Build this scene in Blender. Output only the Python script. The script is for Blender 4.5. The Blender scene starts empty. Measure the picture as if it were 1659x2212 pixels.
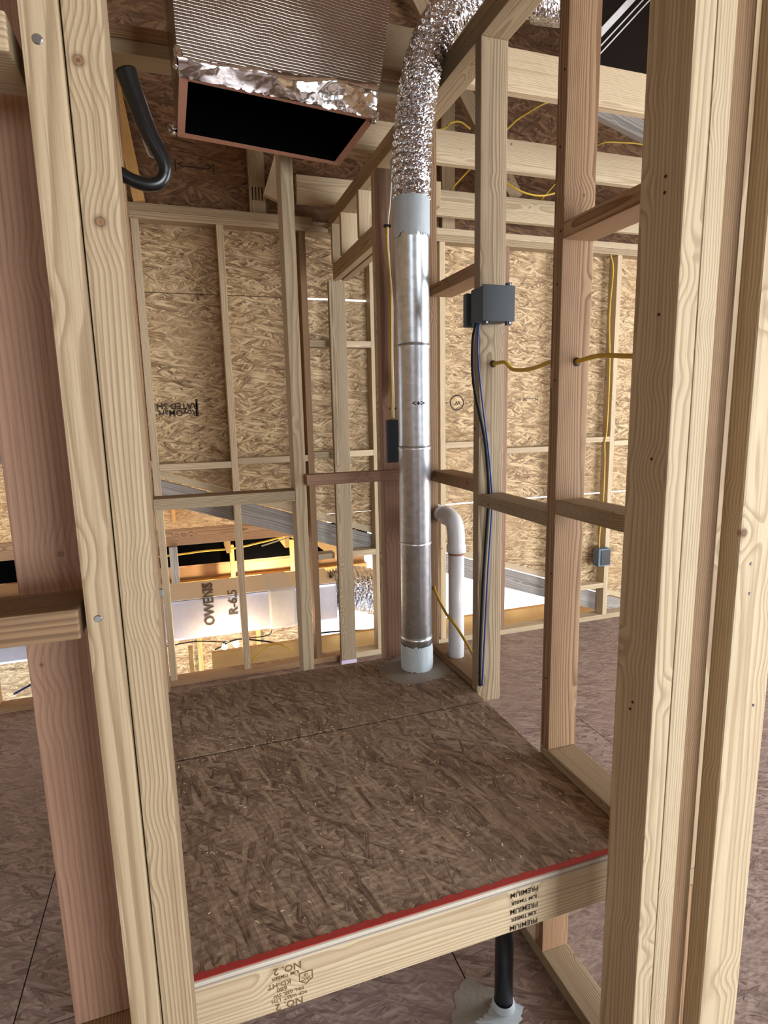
import bpy, bmesh, math, random
from mathutils import Vector, Matrix, Euler
random.seed(7)
sc = bpy.context.scene
COL = sc.collection

# ------------------------------------------------------------------ camera
CAMZ = 1.635
F_PX, YAW, PITCH, ROLL = 1271.4, -0.32342, -0.17120, 0.02117
def _rot(a, b, c):
    return Matrix.Rotation(a, 3, 'Z') @ Matrix.Rotation(b, 3, 'X') @ Matrix.Rotation(c, 3, 'Y')
_R = _rot(YAW, PITCH, ROLL)
_cam = bpy.data.cameras.new('camera')
cam = bpy.data.objects.new('camera', _cam); COL.objects.link(cam)
_cam.sensor_fit = 'HORIZONTAL'; _cam.sensor_width = 36.0
_cam.lens = F_PX / 1659.0 * 36.0
_cam.clip_start = 0.02
rgt, fwd, up = _R.col[0], _R.col[1], _R.col[2]
M = Matrix((rgt, up, -fwd)).transposed().to_4x4()
M.translation = Vector((0, 0, CAMZ))
cam.matrix_world = M
sc.camera = cam

# ------------------------------------------------------------------ world, sun, daylight, exposure
world = bpy.data.worlds.new('sky'); sc.world = world
world.use_nodes = True
bg = world.node_tree.nodes['Background']
bg.inputs[0].default_value = (0.80, 0.90, 1.0, 1)
bg.inputs[1].default_value = 3.0
sun = bpy.data.lights.new('sun', 'SUN'); sun.energy = 26.0; sun.angle = 0.03; sun.color = (1.0, 0.93, 0.80)
suno = bpy.data.objects.new('sun', sun); COL.objects.link(suno)
suno.rotation_euler = Vector((-0.42, -0.75, -0.62)).to_track_quat('-Z', 'Y').to_euler()
def area(name, loc, target, sx, sy, power, col):
    l = bpy.data.lights.new(name, 'AREA'); l.shape = 'RECTANGLE'; l.size = sx; l.size_y = sy
    l.energy = power; l.color = col
    o = bpy.data.objects.new(name, l); COL.objects.link(o)
    o.location = loc
    o.rotation_euler = (Vector(target) - Vector(loc)).to_track_quat('-Z', 'Z').to_euler()
    return o
# daylight entering by the window openings of the rear and side walls (behind and beside the camera)
area('daylight_rear_window', (2.1, -3.15, 1.45), (2.1, 0, 1.45), 2.5, 1.9, 225, (0.92, 0.97, 1.0))
area('daylight_side_window', (5.15, 0.9, 1.35), (0, 0.9, 1.35), 3.0, 1.9, 190, (0.98, 0.99, 1.0))
area('daylight_rear_window_left', (-1.7, -3.15, 1.5), (-1.7, 0, 1.5), 1.2, 1.4, 18, (0.92, 0.97, 1.0))
sc.view_settings.view_transform = 'Standard'
sc.view_settings.look = 'None'
sc.view_settings.exposure = 0.12
sc.view_settings.gamma = 1.0
sc.view_settings.use_curve_mapping = False
sc.cycles.use_denoising = True
sc.cycles.max_bounces = 4
sc.cycles.diffuse_bounces = 3
sc.cycles.glossy_bounces = 2
sc.cycles.use_adaptive_sampling = True
sc.cycles.adaptive_threshold = 0.05
sc.cycles.sample_clamp_indirect = 6.0
sc.cycles.caustics_reflective = False
sc.cycles.caustics_refractive = False
sc.cycles.use_light_tree = False

# ------------------------------------------------------------------ materials
MATS = {}
def new_mat(name):
    m = bpy.data.materials.new(name); m.use_nodes = True
    nt = m.node_tree; nt.nodes.clear()
    out = nt.nodes.new('ShaderNodeOutputMaterial')
    b = nt.nodes.new('ShaderNodeBsdfPrincipled')
    nt.links.new(b.outputs[0], out.inputs[0])
    MATS[name] = m
    return m, nt, b
class G:
    """tiny node-graph helper"""
    def __init__(s, nt): s.nt = nt
    def n(s, t, **k):
        nd = s.nt.nodes.new(t)
        for a, v in k.items(): setattr(nd, a, v)
        return nd
    def put(s, sock, v):
        if hasattr(v, 'is_linked') or isinstance(v, bpy.types.NodeSocket): s.nt.links.new(v, sock)
        else: sock.default_value = v
    def math(s, op, a, b=0.0, c=None, clamp=False):
        nd = s.n('ShaderNodeMath', operation=op); nd.use_clamp = clamp
        s.put(nd.inputs[0], a); s.put(nd.inputs[1], b)
        if c is not None: s.put(nd.inputs[2], c)
        return nd.outputs[0]
    def vmath(s, op, a, b=(0, 0, 0)):
        nd = s.n('ShaderNodeVectorMath', operation=op)
        s.put(nd.inputs[0], a); s.put(nd.inputs[1], b)
        return nd.outputs['Value'] if op == 'LENGTH' else nd.outputs[0]
    def mix(s, f, a, b, mode='MIX'):
        nd = s.n('ShaderNodeMix', data_type='RGBA', blend_type=mode)
        s.put(nd.inputs[0], f); s.put(nd.inputs[6], a); s.put(nd.inputs[7], b)
        return nd.outputs[2]
    def noise(s, vec, scale=1.0, detail=2.0, rough=0.5, dims='3D'):
        nd = s.n('ShaderNodeTexNoise', noise_dimensions=dims)
        s.put(nd.inputs['Vector'], vec); nd.inputs['Scale'].default_value = scale
        nd.inputs['Detail'].default_value = detail; nd.inputs['Roughness'].default_value = rough
        return nd.outputs[0]
    def voro(s, vec, scale=1.0, dims='3D', feature='F1'):
        nd = s.n('ShaderNodeTexVoronoi', voronoi_dimensions=dims, feature=feature)
        s.put(nd.inputs['Vector'], vec); nd.inputs['Scale'].default_value = scale
        return nd
    def ramp(s, f, stops, interp='LINEAR'):
        nd = s.n('ShaderNodeValToRGB'); cr = nd.color_ramp; cr.interpolation = interp
        while len(cr.elements) > 1: cr.elements.remove(cr.elements[-1])
        for i, (p, c) in enumerate(stops):
            e = cr.elements[0] if i == 0 else cr.elements.new(p)
            e.position = p; e.color = (*c, 1) if len(c) == 3 else c
        s.put(nd.inputs[0], f); return nd.outputs[0]
    def sstep(s, v, a, b):
        nd = s.n('ShaderNodeMapRange', interpolation_type='SMOOTHSTEP')
        s.put(nd.inputs[0], v); nd.inputs[1].default_value = a; nd.inputs[2].default_value = b
        return nd.outputs[0]
def srgb(r, g, b):
    f = lambda c: (c / 255 / 12.92) if c / 255 <= 0.04045 else ((c / 255 + 0.055) / 1.055) ** 2.4
    return (f(r), f(g), f(b))

def wood(name, early, late, ringmm=5.0, blotch=None, rough=0.62, knot=1.0, latew=0.55, spread=0.25):
    m, nt, b = new_mat(name); g = G(nt)
    tc = g.n('ShaderNodeTexCoord').outputs['Object']
    rnd = g.n('ShaderNodeObjectInfo').outputs['Random']
    off = g.n('ShaderNodeCombineXYZ')
    g.put(off.inputs[0], g.math('MULTIPLY', rnd, 31.7)); g.put(off.inputs[1], g.math('MULTIPLY', rnd, 17.3)); g.put(off.inputs[2], g.math('MULTIPLY', rnd, 53.1))
    P = g.vmath('ADD', tc, off.outputs[0])
    # knots: sparse spheres cut by the board
    kv = g.voro(P, 7.0); kd = g.math('DIVIDE', kv.outputs['Distance'], 7.0)
    krand = g.n('ShaderNodeSeparateColor'); g.put(krand.inputs[0], kv.outputs['Color'])
    kr = g.math('MULTIPLY_ADD', krand.outputs[0], 0.0075, 0.001)
    kn = g.math('MULTIPLY', g.math('SUBTRACT', 1.0, g.sstep(g.math('SUBTRACT', kd, kr), -0.003, 0.003)), knot)
    # growth rings around a pith line that runs along the board, outside it
    ang = g.math('MULTIPLY', rnd, 6.283)
    ang = g.math('MULTIPLY', ang, 7.0)
    s = g.n('ShaderNodeSeparateXYZ'); g.put(s.inputs[0], tc)
    cx = g.math('MULTIPLY', g.math('COSINE', ang), 0.055); cy = g.math('MULTIPLY', g.math('SINE', ang), 0.055)
    lowv = g.vmath('MULTIPLY', P, (9.0, 9.0, 1.1)); low = g.noise(lowv, 1.0, 2.0)
    wob = g.math('MULTIPLY', g.math('SUBTRACT', low, 0.5), 0.028)
    kk = g.math('MULTIPLY', g.math('SUBTRACT', 1.0, g.sstep(kd, 0.004, 0.055)), 0.010)
    rv = g.n('ShaderNodeCombineXYZ'); g.put(rv.inputs[0], g.math('ADD', s.outputs[0], cx)); g.put(rv.inputs[1], g.math('ADD', s.outputs[1], cy))
    r = g.vmath('LENGTH', rv.outputs[0])
    r = g.math('ADD', g.math('ADD', r, wob), kk)
    ph = g.math('FRACT', g.math('MULTIPLY', r, 1000.0 / ringmm))
    ring = g.ramp(ph, [(0.0, (0, 0, 0)), (0.45, (.18, .18, .18)), (0.80, (1, 1, 1)), (0.93, (.9, .9, .9)), (1.0, (0, 0, 0))])
    fib = g.noise(g.vmath('MULTIPLY', P, (520, 520, 9)), 1.0, 1.0, .6)
    bl = g.noise(g.vmath('MULTIPLY', P, (14, 14, 2.4)), 1.0, 3.0)
    col = g.mix(g.math('MULTIPLY', ring, latew), (*early, 1), (*late, 1))
    bt = blotch or tuple(c * .72 for c in early)
    col = g.mix(g.math('MULTIPLY', g.sstep(bl, .50, .82), .55), col, (*bt, 1))
    col = g.mix(g.math('MULTIPLY', g.sstep(fib, .55, .75), .28), col, (*tuple(c * .45 for c in late), 1))
    # fine streaks running with the grain
    st = g.noise(g.vmath('MULTIPLY', P, (130, 130, 1.6)), 1.0, 2.0)
    col = g.mix(g.math('MULTIPLY', g.sstep(st, .54, .72), .45), col, (*late, 1))
    kring = g.sstep(g.math('SINE', g.math('MULTIPLY', kd, 2400.0)), -.2, .9)
    kc = g.mix(kring, (*srgb(70, 42, 26), 1), (*srgb(132, 88, 55), 1))
    col = g.mix(g.math('MULTIPLY', kn, .85), col, kc)
    v = g.math('MULTIPLY_ADD', g.math('FRACT', g.math('MULTIPLY', rnd, 13.7)), spread, 1.0 - spread * .6)
    col = g.mix(1.0, col, g.vmath('MULTIPLY', (1, 1, 1), v) if False else _gray(g, v), 'MULTIPLY')
    g.put(b.inputs['Base Color'], col)
    b.inputs['Roughness'].default_value = rough
    b.inputs['Specular IOR Level'].default_value = 0.3
    bp = g.n('ShaderNodeBump'); bp.inputs['Strength'].default_value = .3; bp.inputs['Distance'].default_value = .0010
    g.put(bp.inputs['Height'], fib)
    nt.links.new(bp.outputs[0], b.inputs['Normal'])
    return m
def _gray(g, v):
    c = g.n('ShaderNodeCombineColor')
    for i in range(3): g.put(c.inputs[i], v)
    return c.outputs[0]

wood('pine', srgb(182, 162, 131), srgb(134, 108, 80), 5.2, srgb(160, 134, 107), latew=.7)
wood('pine_pale', srgb(203, 185, 154), srgb(152, 126, 97), 5.0, srgb(184, 156, 128), latew=.62)
wood('pine_grey', srgb(172, 154, 126), srgb(112, 90, 67), 4.6, srgb(136, 110, 87), latew=.75)
wood('fir', srgb(176, 144, 111), srgb(118, 84, 58), 4.4, srgb(152, 114, 87), latew=.85)
wood('fir_red', srgb(160, 126, 104), srgb(116, 84, 67), 7.5, srgb(126, 90, 78), latew=.45)
wood('pine_brown', srgb(144, 115, 85), srgb(98, 72, 50), 4.0, srgb(122, 92, 68), latew=.7)
wood('weathered', srgb(172, 166, 160), srgb(96, 88, 84), 9.0, srgb(136, 126, 120), rough=.8)
wood('spruce_yellow', srgb(216, 176, 112), srgb(172, 124, 68), 5.0, srgb(204, 152, 88))

def osb(name, light, mid, dark, scale=1.0, rough=.7, fine=.9, gap=.36, spec=.3, turn=0.0):
    m, nt, b = new_mat(name); g = G(nt)
    tc = g.n('ShaderNodeTexCoord').outputs['Object']
    rnd = g.n('ShaderNodeObjectInfo').outputs['Random']
    off = g.n('ShaderNodeCombineXYZ'); g.put(off.inputs[0], g.math('MULTIPLY', rnd, 91.7)); g.put(off.inputs[1], g.math('MULTIPLY', rnd, 47.3))
    P = g.vmath('ADD', tc, off.outputs[0])
    wv = g.n('ShaderNodeTexNoise', noise_dimensions='2D'); g.put(wv.inputs['Vector'], P); wv.inputs['Scale'].default_value = 9.0 * scale; wv.inputs['Detail'].default_value = 1
    warp = g.vmath('MULTIPLY', g.vmath('SUBTRACT', wv.outputs['Color'], (.5, .5, .5)), (.014 / scale, .014 / scale, 0))
    Pw = g.vmath('ADD', P, warp)
    col = None
    layers = [(4 + turn, 9, 62), (72 + turn, 11, 60), (-50 + turn, 10, 64), (33 + turn, 9, 66), (-24 + turn, 9, 62), (9 + turn, 8, 66)]
    for k, (a, sx, sy) in enumerate(layers):
        mp = g.n('ShaderNodeMapping'); g.put(mp.inputs['Vector'], Pw)
        mp.inputs['Rotation'].default_value = (0, 0, math.radians(a)); mp.inputs['Location'].default_value = (k * 3.1, k * 1.7, 0)
        sv = g.vmath('MULTIPLY', mp.outputs[0], (sx * scale, sy * scale, 1))
        vo = g.voro(sv, 1.0, '2D'); sp = g.n('ShaderNodeSeparateColor'); g.put(sp.inputs[0], vo.outputs['Color'])
        fibre = g.noise(g.vmath('MULTIPLY', mp.outputs[0], (14 * scale, 380 * scale, 1)), 1.0, 1.0, .6, '2D')
        t = g.math('ADD', g.math('MULTIPLY_ADD', sp.outputs[0], .62, .12), g.math('MULTIPLY', g.math('SUBTRACT', fibre, .5), fine))
        ck = g.ramp(t, [(0.0, dark), (0.28, mid), (0.70, light), (1.0, tuple(min(1, c * 1.22) for c in light))])
        edge = g.sstep(vo.outputs['Distance'], .34, .70)
        ck = g.mix(g.math('MULTIPLY', edge, gap), ck, (*tuple(c * .5 for c in dark), 1))
        if col is None: col = ck
        else:
            sel = g.math('GREATER_THAN', sp.outputs[1], .66)
            col = g.mix(sel, col, ck)
    big = g.noise(P, 2.2, 2.0, .5, '2D')
    col = g.mix(g.math('MULTIPLY', g.sstep(big, .42, .75), .45), col, (*mid, 1))
    g.put(b.inputs['Base Color'], col); b.inputs['Roughness'].default_value = rough
    b.inputs['Specular IOR Level'].default_value = spec
    bp = g.n('ShaderNodeBump'); bp.inputs['Strength'].default_value = .5; bp.inputs['Distance'].default_value = .0022
    g.put(bp.inputs['Height'], g.voro(g.vmath('MULTIPLY', P, (30 * scale, 55 * scale, 1)), 1.0, '2D').outputs['Distance']); nt.links.new(bp.outputs[0], b.inputs['Normal'])
    return m
osb('osb_wall', srgb(214, 189, 150), srgb(180, 150, 112), srgb(106, 78, 55), 1.1, .7, 1.35, .5)
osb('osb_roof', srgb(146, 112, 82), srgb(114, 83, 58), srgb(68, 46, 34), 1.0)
osb('osb_deck', srgb(170, 149, 129), srgb(138, 117, 99), srgb(88, 68, 56), 1.35, .62, 1.1, .36, turn=68)
osb('osb_floor', srgb(168, 148, 138), srgb(140, 119, 112), srgb(94, 74, 68), 1.3, .5, .95, .34, .45, turn=20)
osb('osb_edge', srgb(206, 198, 184), srgb(160, 146, 132), srgb(104, 88, 76), 3.0, .8)

def plain(name, col, rough=.5, metal=0.0, bump=None, spec=.5, coat=0.0):
    m, nt, b = new_mat(name); g = G(nt)
    tc = g.n('ShaderNodeTexCoord').outputs['Object']
    nz = g.noise(tc, 22.0, 4.0, .6)
    c = g.mix(nz, (*tuple(x * .86 for x in col), 1), (*tuple(min(1, x * 1.08) for x in col), 1))
    g.put(b.inputs['Base Color'], c)
    b.inputs['Roughness'].default_value = rough; b.inputs['Metallic'].default_value = metal
    b.inputs['Specular IOR Level'].default_value = spec; b.inputs['Coat Weight'].default_value = coat
    if bump:
        bp = g.n('ShaderNodeBump'); bp.inputs['Strength'].default_value = bump[1]; bp.inputs['Distance'].default_value = bump[2]
        if len(bump) > 3:
            h = g.noise(g.vmath('MULTIPLY', tc, bump[3]), bump[0], 3.0)
        else: h = g.noise(tc, bump[0], 3.0)
        g.put(bp.inputs['Height'], h); nt.links.new(bp.outputs[0], b.inputs['Normal'])
    return m
plain('black_plastic', srgb(26, 28, 31), .38)
plain('box_grey', srgb(58, 66, 74), .55)
plain('box_blue', srgb(92, 112, 128), .5)
plain('pvc_white', srgb(232, 233, 238), .28, bump=(60, .1, .0005))
plain('abs_black', srgb(14, 18, 26), .35)
plain('mastic', srgb(204, 218, 228), .55, bump=(70, .6, .002))
plain('mastic_grey', srgb(150, 143, 134), .8, bump=(90, .8, .002))
plain('cable_yellow', srgb(206, 172, 58), .5)
plain('cable_white', srgb(220, 216, 200), .5)
plain('cable_black', srgb(16, 17, 20), .6, spec=.3)
plain('cable_blue', srgb(38, 66, 138), .42)
plain('hose_black', srgb(14, 15, 17), .3, bump=(40, .15, .001))
plain('red_paint', srgb(176, 58, 52), .7, bump=(160, .6, .001))
plain('ink', srgb(52, 40, 28), .8)
plain('ink_brown', srgb(112, 90, 60), .85)
plain('duct_board', srgb(160, 112, 90), .9, bump=(180, .7, .002))
plain('matte_black', srgb(6, 6, 7), 1.0, spec=0.0)
plain('steel', srgb(170, 172, 176), .35, 1.0)
plain('bright_metal', srgb(236, 238, 240), .4, .3)
plain('lilac_paint', srgb(206, 192, 220), .7)
plain('concrete', srgb(222, 216, 206), .8)
plain('tape_grey', srgb(196, 194, 192), .7, bump=(14, .5, .004))
plain('frame_white', srgb(226, 226, 222), .5)
plain('chip', srgb(232, 214, 176), .8)
plain('duct_paper', srgb(206, 196, 184), .5, bump=(7, .25, .006))
plain('black_sheet', srgb(10, 11, 12), .22, bump=(9, .5, .01))

# galvanised pipe
m, nt, b = new_mat('galvanised'); g = G(nt)
tc = g.n('ShaderNodeTexCoord').outputs['Object']
sp = g.voro(tc, 55.0); s2 = g.n('ShaderNodeSeparateColor'); g.put(s2.inputs[0], sp.outputs['Color'])
g.put(b.inputs['Base Color'], g.mix(s2.outputs[0], (*srgb(204, 211, 220), 1), (*srgb(224, 230, 237), 1)))
b.inputs['Metallic'].default_value = 1.0
g.put(b.inputs['Roughness'], g.math('MULTIPLY_ADD', g.noise(g.vmath('MULTIPLY', tc, (30, 30, 3)), 1.0, 2.0), .14, .28))
bp = g.n('ShaderNodeBump'); bp.inputs['Strength'].default_value = .12; bp.inputs['Distance'].default_value = .002
g.put(bp.inputs['Height'], g.noise(g.vmath('MULTIPLY', tc, (14, 14, 2.2)), 1.0, 2.0)); nt.links.new(bp.outputs[0], b.inputs['Normal'])
# crinkled foil
def foil(name, col, sc1, strength, rough, dist=.004, stretch=(1, 1, 1), scrim=0):
    m, nt, b = new_mat(name); g = G(nt)
    tc = g.n('ShaderNodeTexCoord').outputs['Object']
    v = g.vmath('MULTIPLY', tc, stretch)
    w = g.noise(v, sc1 * .6, 3.0, .6)
    vo = g.voro(v, sc1); h = g.math('ADD', vo.outputs['Distance'], w)
    if scrim:
        s = g.n('ShaderNodeSeparateXYZ'); g.put(s.inputs[0], tc)
        dz = g.math('ADD', s.outputs[2], g.math('MULTIPLY', w, .004))
        l1 = g.math('ABSOLUTE', g.math('SINE', g.math('MULTIPLY', dz, math.pi / .0064)))
        l2 = g.math('ABSOLUTE', g.math('SINE', g.math('MULTIPLY', g.math('ADD', s.outputs[0], s.outputs[1]), math.pi / .0064)))
        h = g.math('ADD', g.math('MULTIPLY', h, .25), g.math('ADD', g.sstep(l1, 0.0, .5), g.math('MULTIPLY', g.sstep(l2, 0.0, .35), .6)))
    b.inputs['Base Color'].default_value = (*col, 1)
    b.inputs['Metallic'].default_value = 1.0; b.inputs['Roughness'].default_value = rough
    bp = g.n('ShaderNodeBump'); bp.inputs['Strength'].default_value = strength; bp.inputs['Distance'].default_value = dist
    g.put(bp.inputs['Height'], h); nt.links.new(bp.outputs[0], b.inputs['Normal'])
foil('foil_flex', srgb(214, 214, 219), 75, .7, .17, .004)
foil('foil_scrim', srgb(150, 138, 128), 24, .2, .24, .0011, scrim=1)
foil('foil_bright', srgb(226, 228, 232), 15, .5, .12, .010, (1, 1, 2.2))
plain('foil_attic', srgb(208, 208, 222), .34, .45, bump=(5, .3, .01))

# ------------------------------------------------------------------ geometry helpers
def link(name, me, mat, parent=None, label=None):
    o = bpy.data.objects.new(name, me); COL.objects.link(o)
    for mt in (mat if isinstance(mat, (list, tuple)) else [mat]):
        me.materials.append(MATS[mt])
    if parent is not None: o.parent = parent
    if label: o['label'] = label
    return o
def from_bm(bm, name, smooth=False):
    me = bpy.data.meshes.new(name); bm.to_mesh(me); bm.free()
    if smooth:
        for p in me.polygons: p.use_smooth = True
    return me
def tag(o, label, cat, group=None, kind=None):
    o['label'] = label; o['category'] = cat
    if group: o['group'] = group
    if kind: o['kind'] = kind
    return o
def empty(name, loc=(0, 0, 0)):
    o = bpy.data.objects.new(name, None); COL.objects.link(o); o.location = loc; o.empty_display_size = .05
    return o
def structure(name, loc=(0, 0, 0)):
    o = empty(name, loc); o['kind'] = 'structure'; return o
def world_child(o, parent):
    """parent without moving (parents are only translated)"""
    o.parent = parent
    o.location = Vector(o.location) - parent.location
    return o
_cache = {}
def box_mesh(a, b, c, ease):
    k = (round(a, 4), round(b, 4), round(c, 4), ease)
    bm = bmesh.new(); bmesh.ops.create_cube(bm, size=1.0)
    bmesh.ops.scale(bm, vec=(a, b, c), verts=bm.verts)
    if ease:
        bmesh.ops.bevel(bm, geom=list(bm.edges), offset=min(ease, a * .3, b * .3, c * .3), segments=2, profile=.6, affect='EDGES')
    return from_bm(bm, 'box')
RX, RY = Euler((0, math.pi / 2, 0)), Euler((-math.pi / 2, 0, 0))
def board(name, x0, x1, y0, y1, z0, z1, mat, parent=None, ease=.0022, label=None, axis=None):
    """a piece of sawn lumber; its local Z runs along its length so the grain follows it"""
    d = (x1 - x0, y1 - y0, z1 - z0); c = Vector(((x0 + x1) / 2, (y0 + y1) / 2, (z0 + z1) / 2))
    ax = axis if axis is not None else max(range(3), key=lambda i: d[i])
    if ax == 2: me = box_mesh(d[0], d[1], d[2], ease); rot = Euler((0, 0, 0))
    elif ax == 0: me = box_mesh(d[2], d[1], d[0], ease); rot = RX
    else: me = box_mesh(d[0], d[2], d[1], ease); rot = RY
    o = link(name, me, mat, None, label); o.rotation_euler = rot; o.location = c
    if parent is not None: world_child(o, parent)
    return o
def member(name, p0, p1, w, t, mat, parent=None, side=(0, 1, 0), ease=.002, label=None):
    """lumber between two points; t is its size along `side`, w across"""
    p0, p1 = Vector(p0), Vector(p1); L = (p1 - p0).length
    z = (p1 - p0).normalized(); y = Vector(side); y = (y - z * y.dot(z)).normalized(); x = y.cross(z)
    o = link(name, box_mesh(w, t, L, ease), mat, None, label)
    o.rotation_euler = Matrix((x, y, z)).transposed().to_euler(); o.location = (p0 + p1) / 2
    if parent is not None: world_child(o, parent)
    return o
def panel(name, pts, thick, normal_axis, at, mat, parent=None, label=None):
    """flat sheet from a polygon; normal_axis 'Y' (pts are x,z), 'Z' (pts are x,y) or 'X' (pts are y,z).
    local XY is the sheet plane, so sheet textures lie in it"""
    cx = sum(p[0] for p in pts) / len(pts); cy = sum(p[1] for p in pts) / len(pts)
    bm = bmesh.new(); vs = [bm.verts.new((p[0] - cx, p[1] - cy, 0)) for p in pts]
    f = bm.faces.new(vs); bm.normal_update()
    if f.normal.z < 0: f.normal_flip()
    r = bmesh.ops.extrude_face_region(bm, geom=[f])
    bmesh.ops.translate(bm, vec=(0, 0, thick), verts=[v for v in r['geom'] if isinstance(v, bmesh.types.BMVert)])
    bmesh.ops.recalc_face_normals(bm, faces=bm.faces)
    o = link(name, from_bm(bm, name), mat, None, label)
    if normal_axis == 'Y': o.rotation_euler = (math.pi / 2, 0, 0); o.location = (cx, at + thick, cy)
    elif normal_axis == 'Z': o.location = (cx, cy, at)
    else: o.rotation_euler = Matrix(((0, 0, 1), (1, 0, 0), (0, 1, 0))).to_euler(); o.location = (at, cx, cy)
    if parent is not None: world_child(o, parent)
    return o
def catmull(pts, n=10):
    P = [Vector(p) for p in pts]; P = [P[0] * 2 - P[1]] + P + [P[-1] * 2 - P[-2]]; out = []
    for i in range(1, len(P) - 2):
        a, b, c, d = P[i - 1:i + 3]
        for k in range(n):
            t = k / n
            out.append(.5 * ((2 * b) + (c - a) * t + (2 * a - 5 * b + 4 * c - d) * t * t + (3 * b - 3 * c + d - a) * t ** 3))
    out.append(P[-2]); return out
def tube_mesh(path, rad, seg=12, radf=None, jitter=0.0, caps=True):
    bm = bmesh.new(); prev = None; ref = Vector((.13, .97, .2)).normalized(); rings = []
    n = len(path)
    for i, p in enumerate(path):
        t = (path[min(i + 1, n - 1)] - path[max(i - 1, 0)]).normalized()
        x = (ref - t * ref.dot(t)).normalized(); ref = x; y = t.cross(x)
        r = rad if radf is None else radf(i / (n - 1), i)
        ring = []
        for k in range(seg):
            a = 2 * math.pi * k / seg; rr = r + (random.uniform(-jitter, jitter) if jitter else 0)
            ring.append(bm.verts.new(p + (x * math.cos(a) + y * math.sin(a)) * rr))
        if prev:
            for k in range(seg): bm.faces.new((prev[k], prev[(k + 1) % seg], ring[(k + 1) % seg], ring[k]))
        prev = ring; rings.append(ring)
    if caps:
        bm.faces.new(rings[0][::-1]); bm.faces.new(rings[-1])
    bmesh.ops.recalc_face_normals(bm, faces=bm.faces)
    return bm
def tube(name, pts, rad, mat, parent=None, seg=10, n=8, label=None, **k):
    path = catmull(pts, n) if len(pts) > 2 else [Vector(p) for p in pts]
    o = link(name, from_bm(tube_mesh(path, rad, seg, **k), name, True), mat, None, label)
    if parent is not None: world_child(o, parent)
    return o
def lathe(name, prof, center, mat, parent=None, seg=40, label=None, cap=True):
    """prof: list of (r, z); turned about the vertical through center"""
    bm = bmesh.new(); prev = None; rings = []
    for r, z in prof:
        ring = [bm.verts.new((r * math.cos(2 * math.pi * k / seg), r * math.sin(2 * math.pi * k / seg), z)) for k in range(seg)]
        if prev:
            for k in range(seg): bm.faces.new((prev[k], prev[(k + 1) % seg], ring[(k + 1) % seg], ring[k]))
        prev = ring; rings.append(ring)
    if cap: bm.faces.new(rings[0][::-1]); bm.faces.new(rings[-1])
    bmesh.ops.recalc_face_normals(bm, faces=bm.faces)
    o = link(name, from_bm(bm, name, True), mat, None, label); o.location = center
    sm = o.data.polygons
    if parent is not None: world_child(o, parent)
    return o
def lettering(name, body, size, origin, right, upv, mat, parent=None, lift=.0006, align='CENTER', squash=1.0):
    cu = bpy.data.curves.new('lettering', 'FONT'); cu.body = body; cu.size = size; cu.align_x = align; cu.align_y = 'CENTER'
    cu.offset = size * .022; cu.resolution_u = 2; cu.space_line = .8
    tmp = bpy.data.objects.new('lettering_tmp', cu); COL.objects.link(tmp)
    dg = bpy.context.evaluated_depsgraph_get(); me = bpy.data.meshes.new_from_object(tmp.evaluated_get(dg))
    bpy.data.objects.remove(tmp); bpy.data.curves.remove(cu)
    x = Vector(right).normalized(); y = Vector(upv); y = (y - x * y.dot(x)).normalized(); z = x.cross(y)
    for v in me.vertices: v.co.x *= squash
    me.materials.clear()
    o = link(name, me, mat, None)
    o.rotation_euler = Matrix((x, y, z)).transposed().to_euler(); o.location = Vector(origin) + z * lift
    if parent is not None:
        mw = Matrix.LocRotScale(o.location, o.rotation_euler, None)
        pm = Matrix.LocRotScale(parent.location, parent.rotation_euler, None)
        pp = parent.parent
        while pp is not None:
            pm = Matrix.LocRotScale(pp.location, pp.rotation_euler, None) @ pm; pp = pp.parent
        o.parent = parent; o.matrix_local = pm.inverted() @ mw
    return o
def subpart(o, parent):
    """parent under a part that may be rotated, keeping the world placement"""
    mw = Matrix.LocRotScale(o.location, o.rotation_euler, None)
    pm = Matrix.Identity(4); chain = []; p = parent
    while p is not None: chain.append(p); p = p.parent
    for p in reversed(chain): pm = pm @ Matrix.LocRotScale(p.location, p.rotation_euler, None)
    o.parent = parent; o.matrix_local = pm.inverted() @ mw
    return o
def nail(parent, loc, nrm, r=.0055, mat='steel'):
    bm = bmesh.new(); bmesh.ops.create_cone(bm, cap_ends=True, segments=12, radius1=r, radius2=r * .7, depth=.002)
    o = link('nail_head', from_bm(bm, 'nail_head', False), mat)
    o.rotation_euler = Vector(nrm).to_track_quat('Z', 'Y').to_euler(); o.location = loc
    return subpart(o, parent)

# ------------------------------------------------------------------ setting: floor
floor = structure('floor')
W_, L_ = 1.22, 2.44
row = 0; y = -3.3
while y < 3.60:
    x = -3.0 - (row % 2) * 1.22; y1 = min(y + W_, 3.74)
    while x < 5.2:
        a, b2 = max(x, -3.0), min(x + L_, 5.2)
        if b2 - a > .1:
            panel('floor_panel', [(a + .002, y + .002), (b2 - .002, y + .002), (b2 - .002, y1 - .002), (a + .002, y1 - .002)], .019, 'Z', -.019, 'osb_floor', floor)
        x += L_
    y = y1; row += 1
slab = board('subfloor_slab', -3.0, 5.2, -3.3, 3.74, -.26, -.021, 'pine_brown', floor, ease=0)

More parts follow.
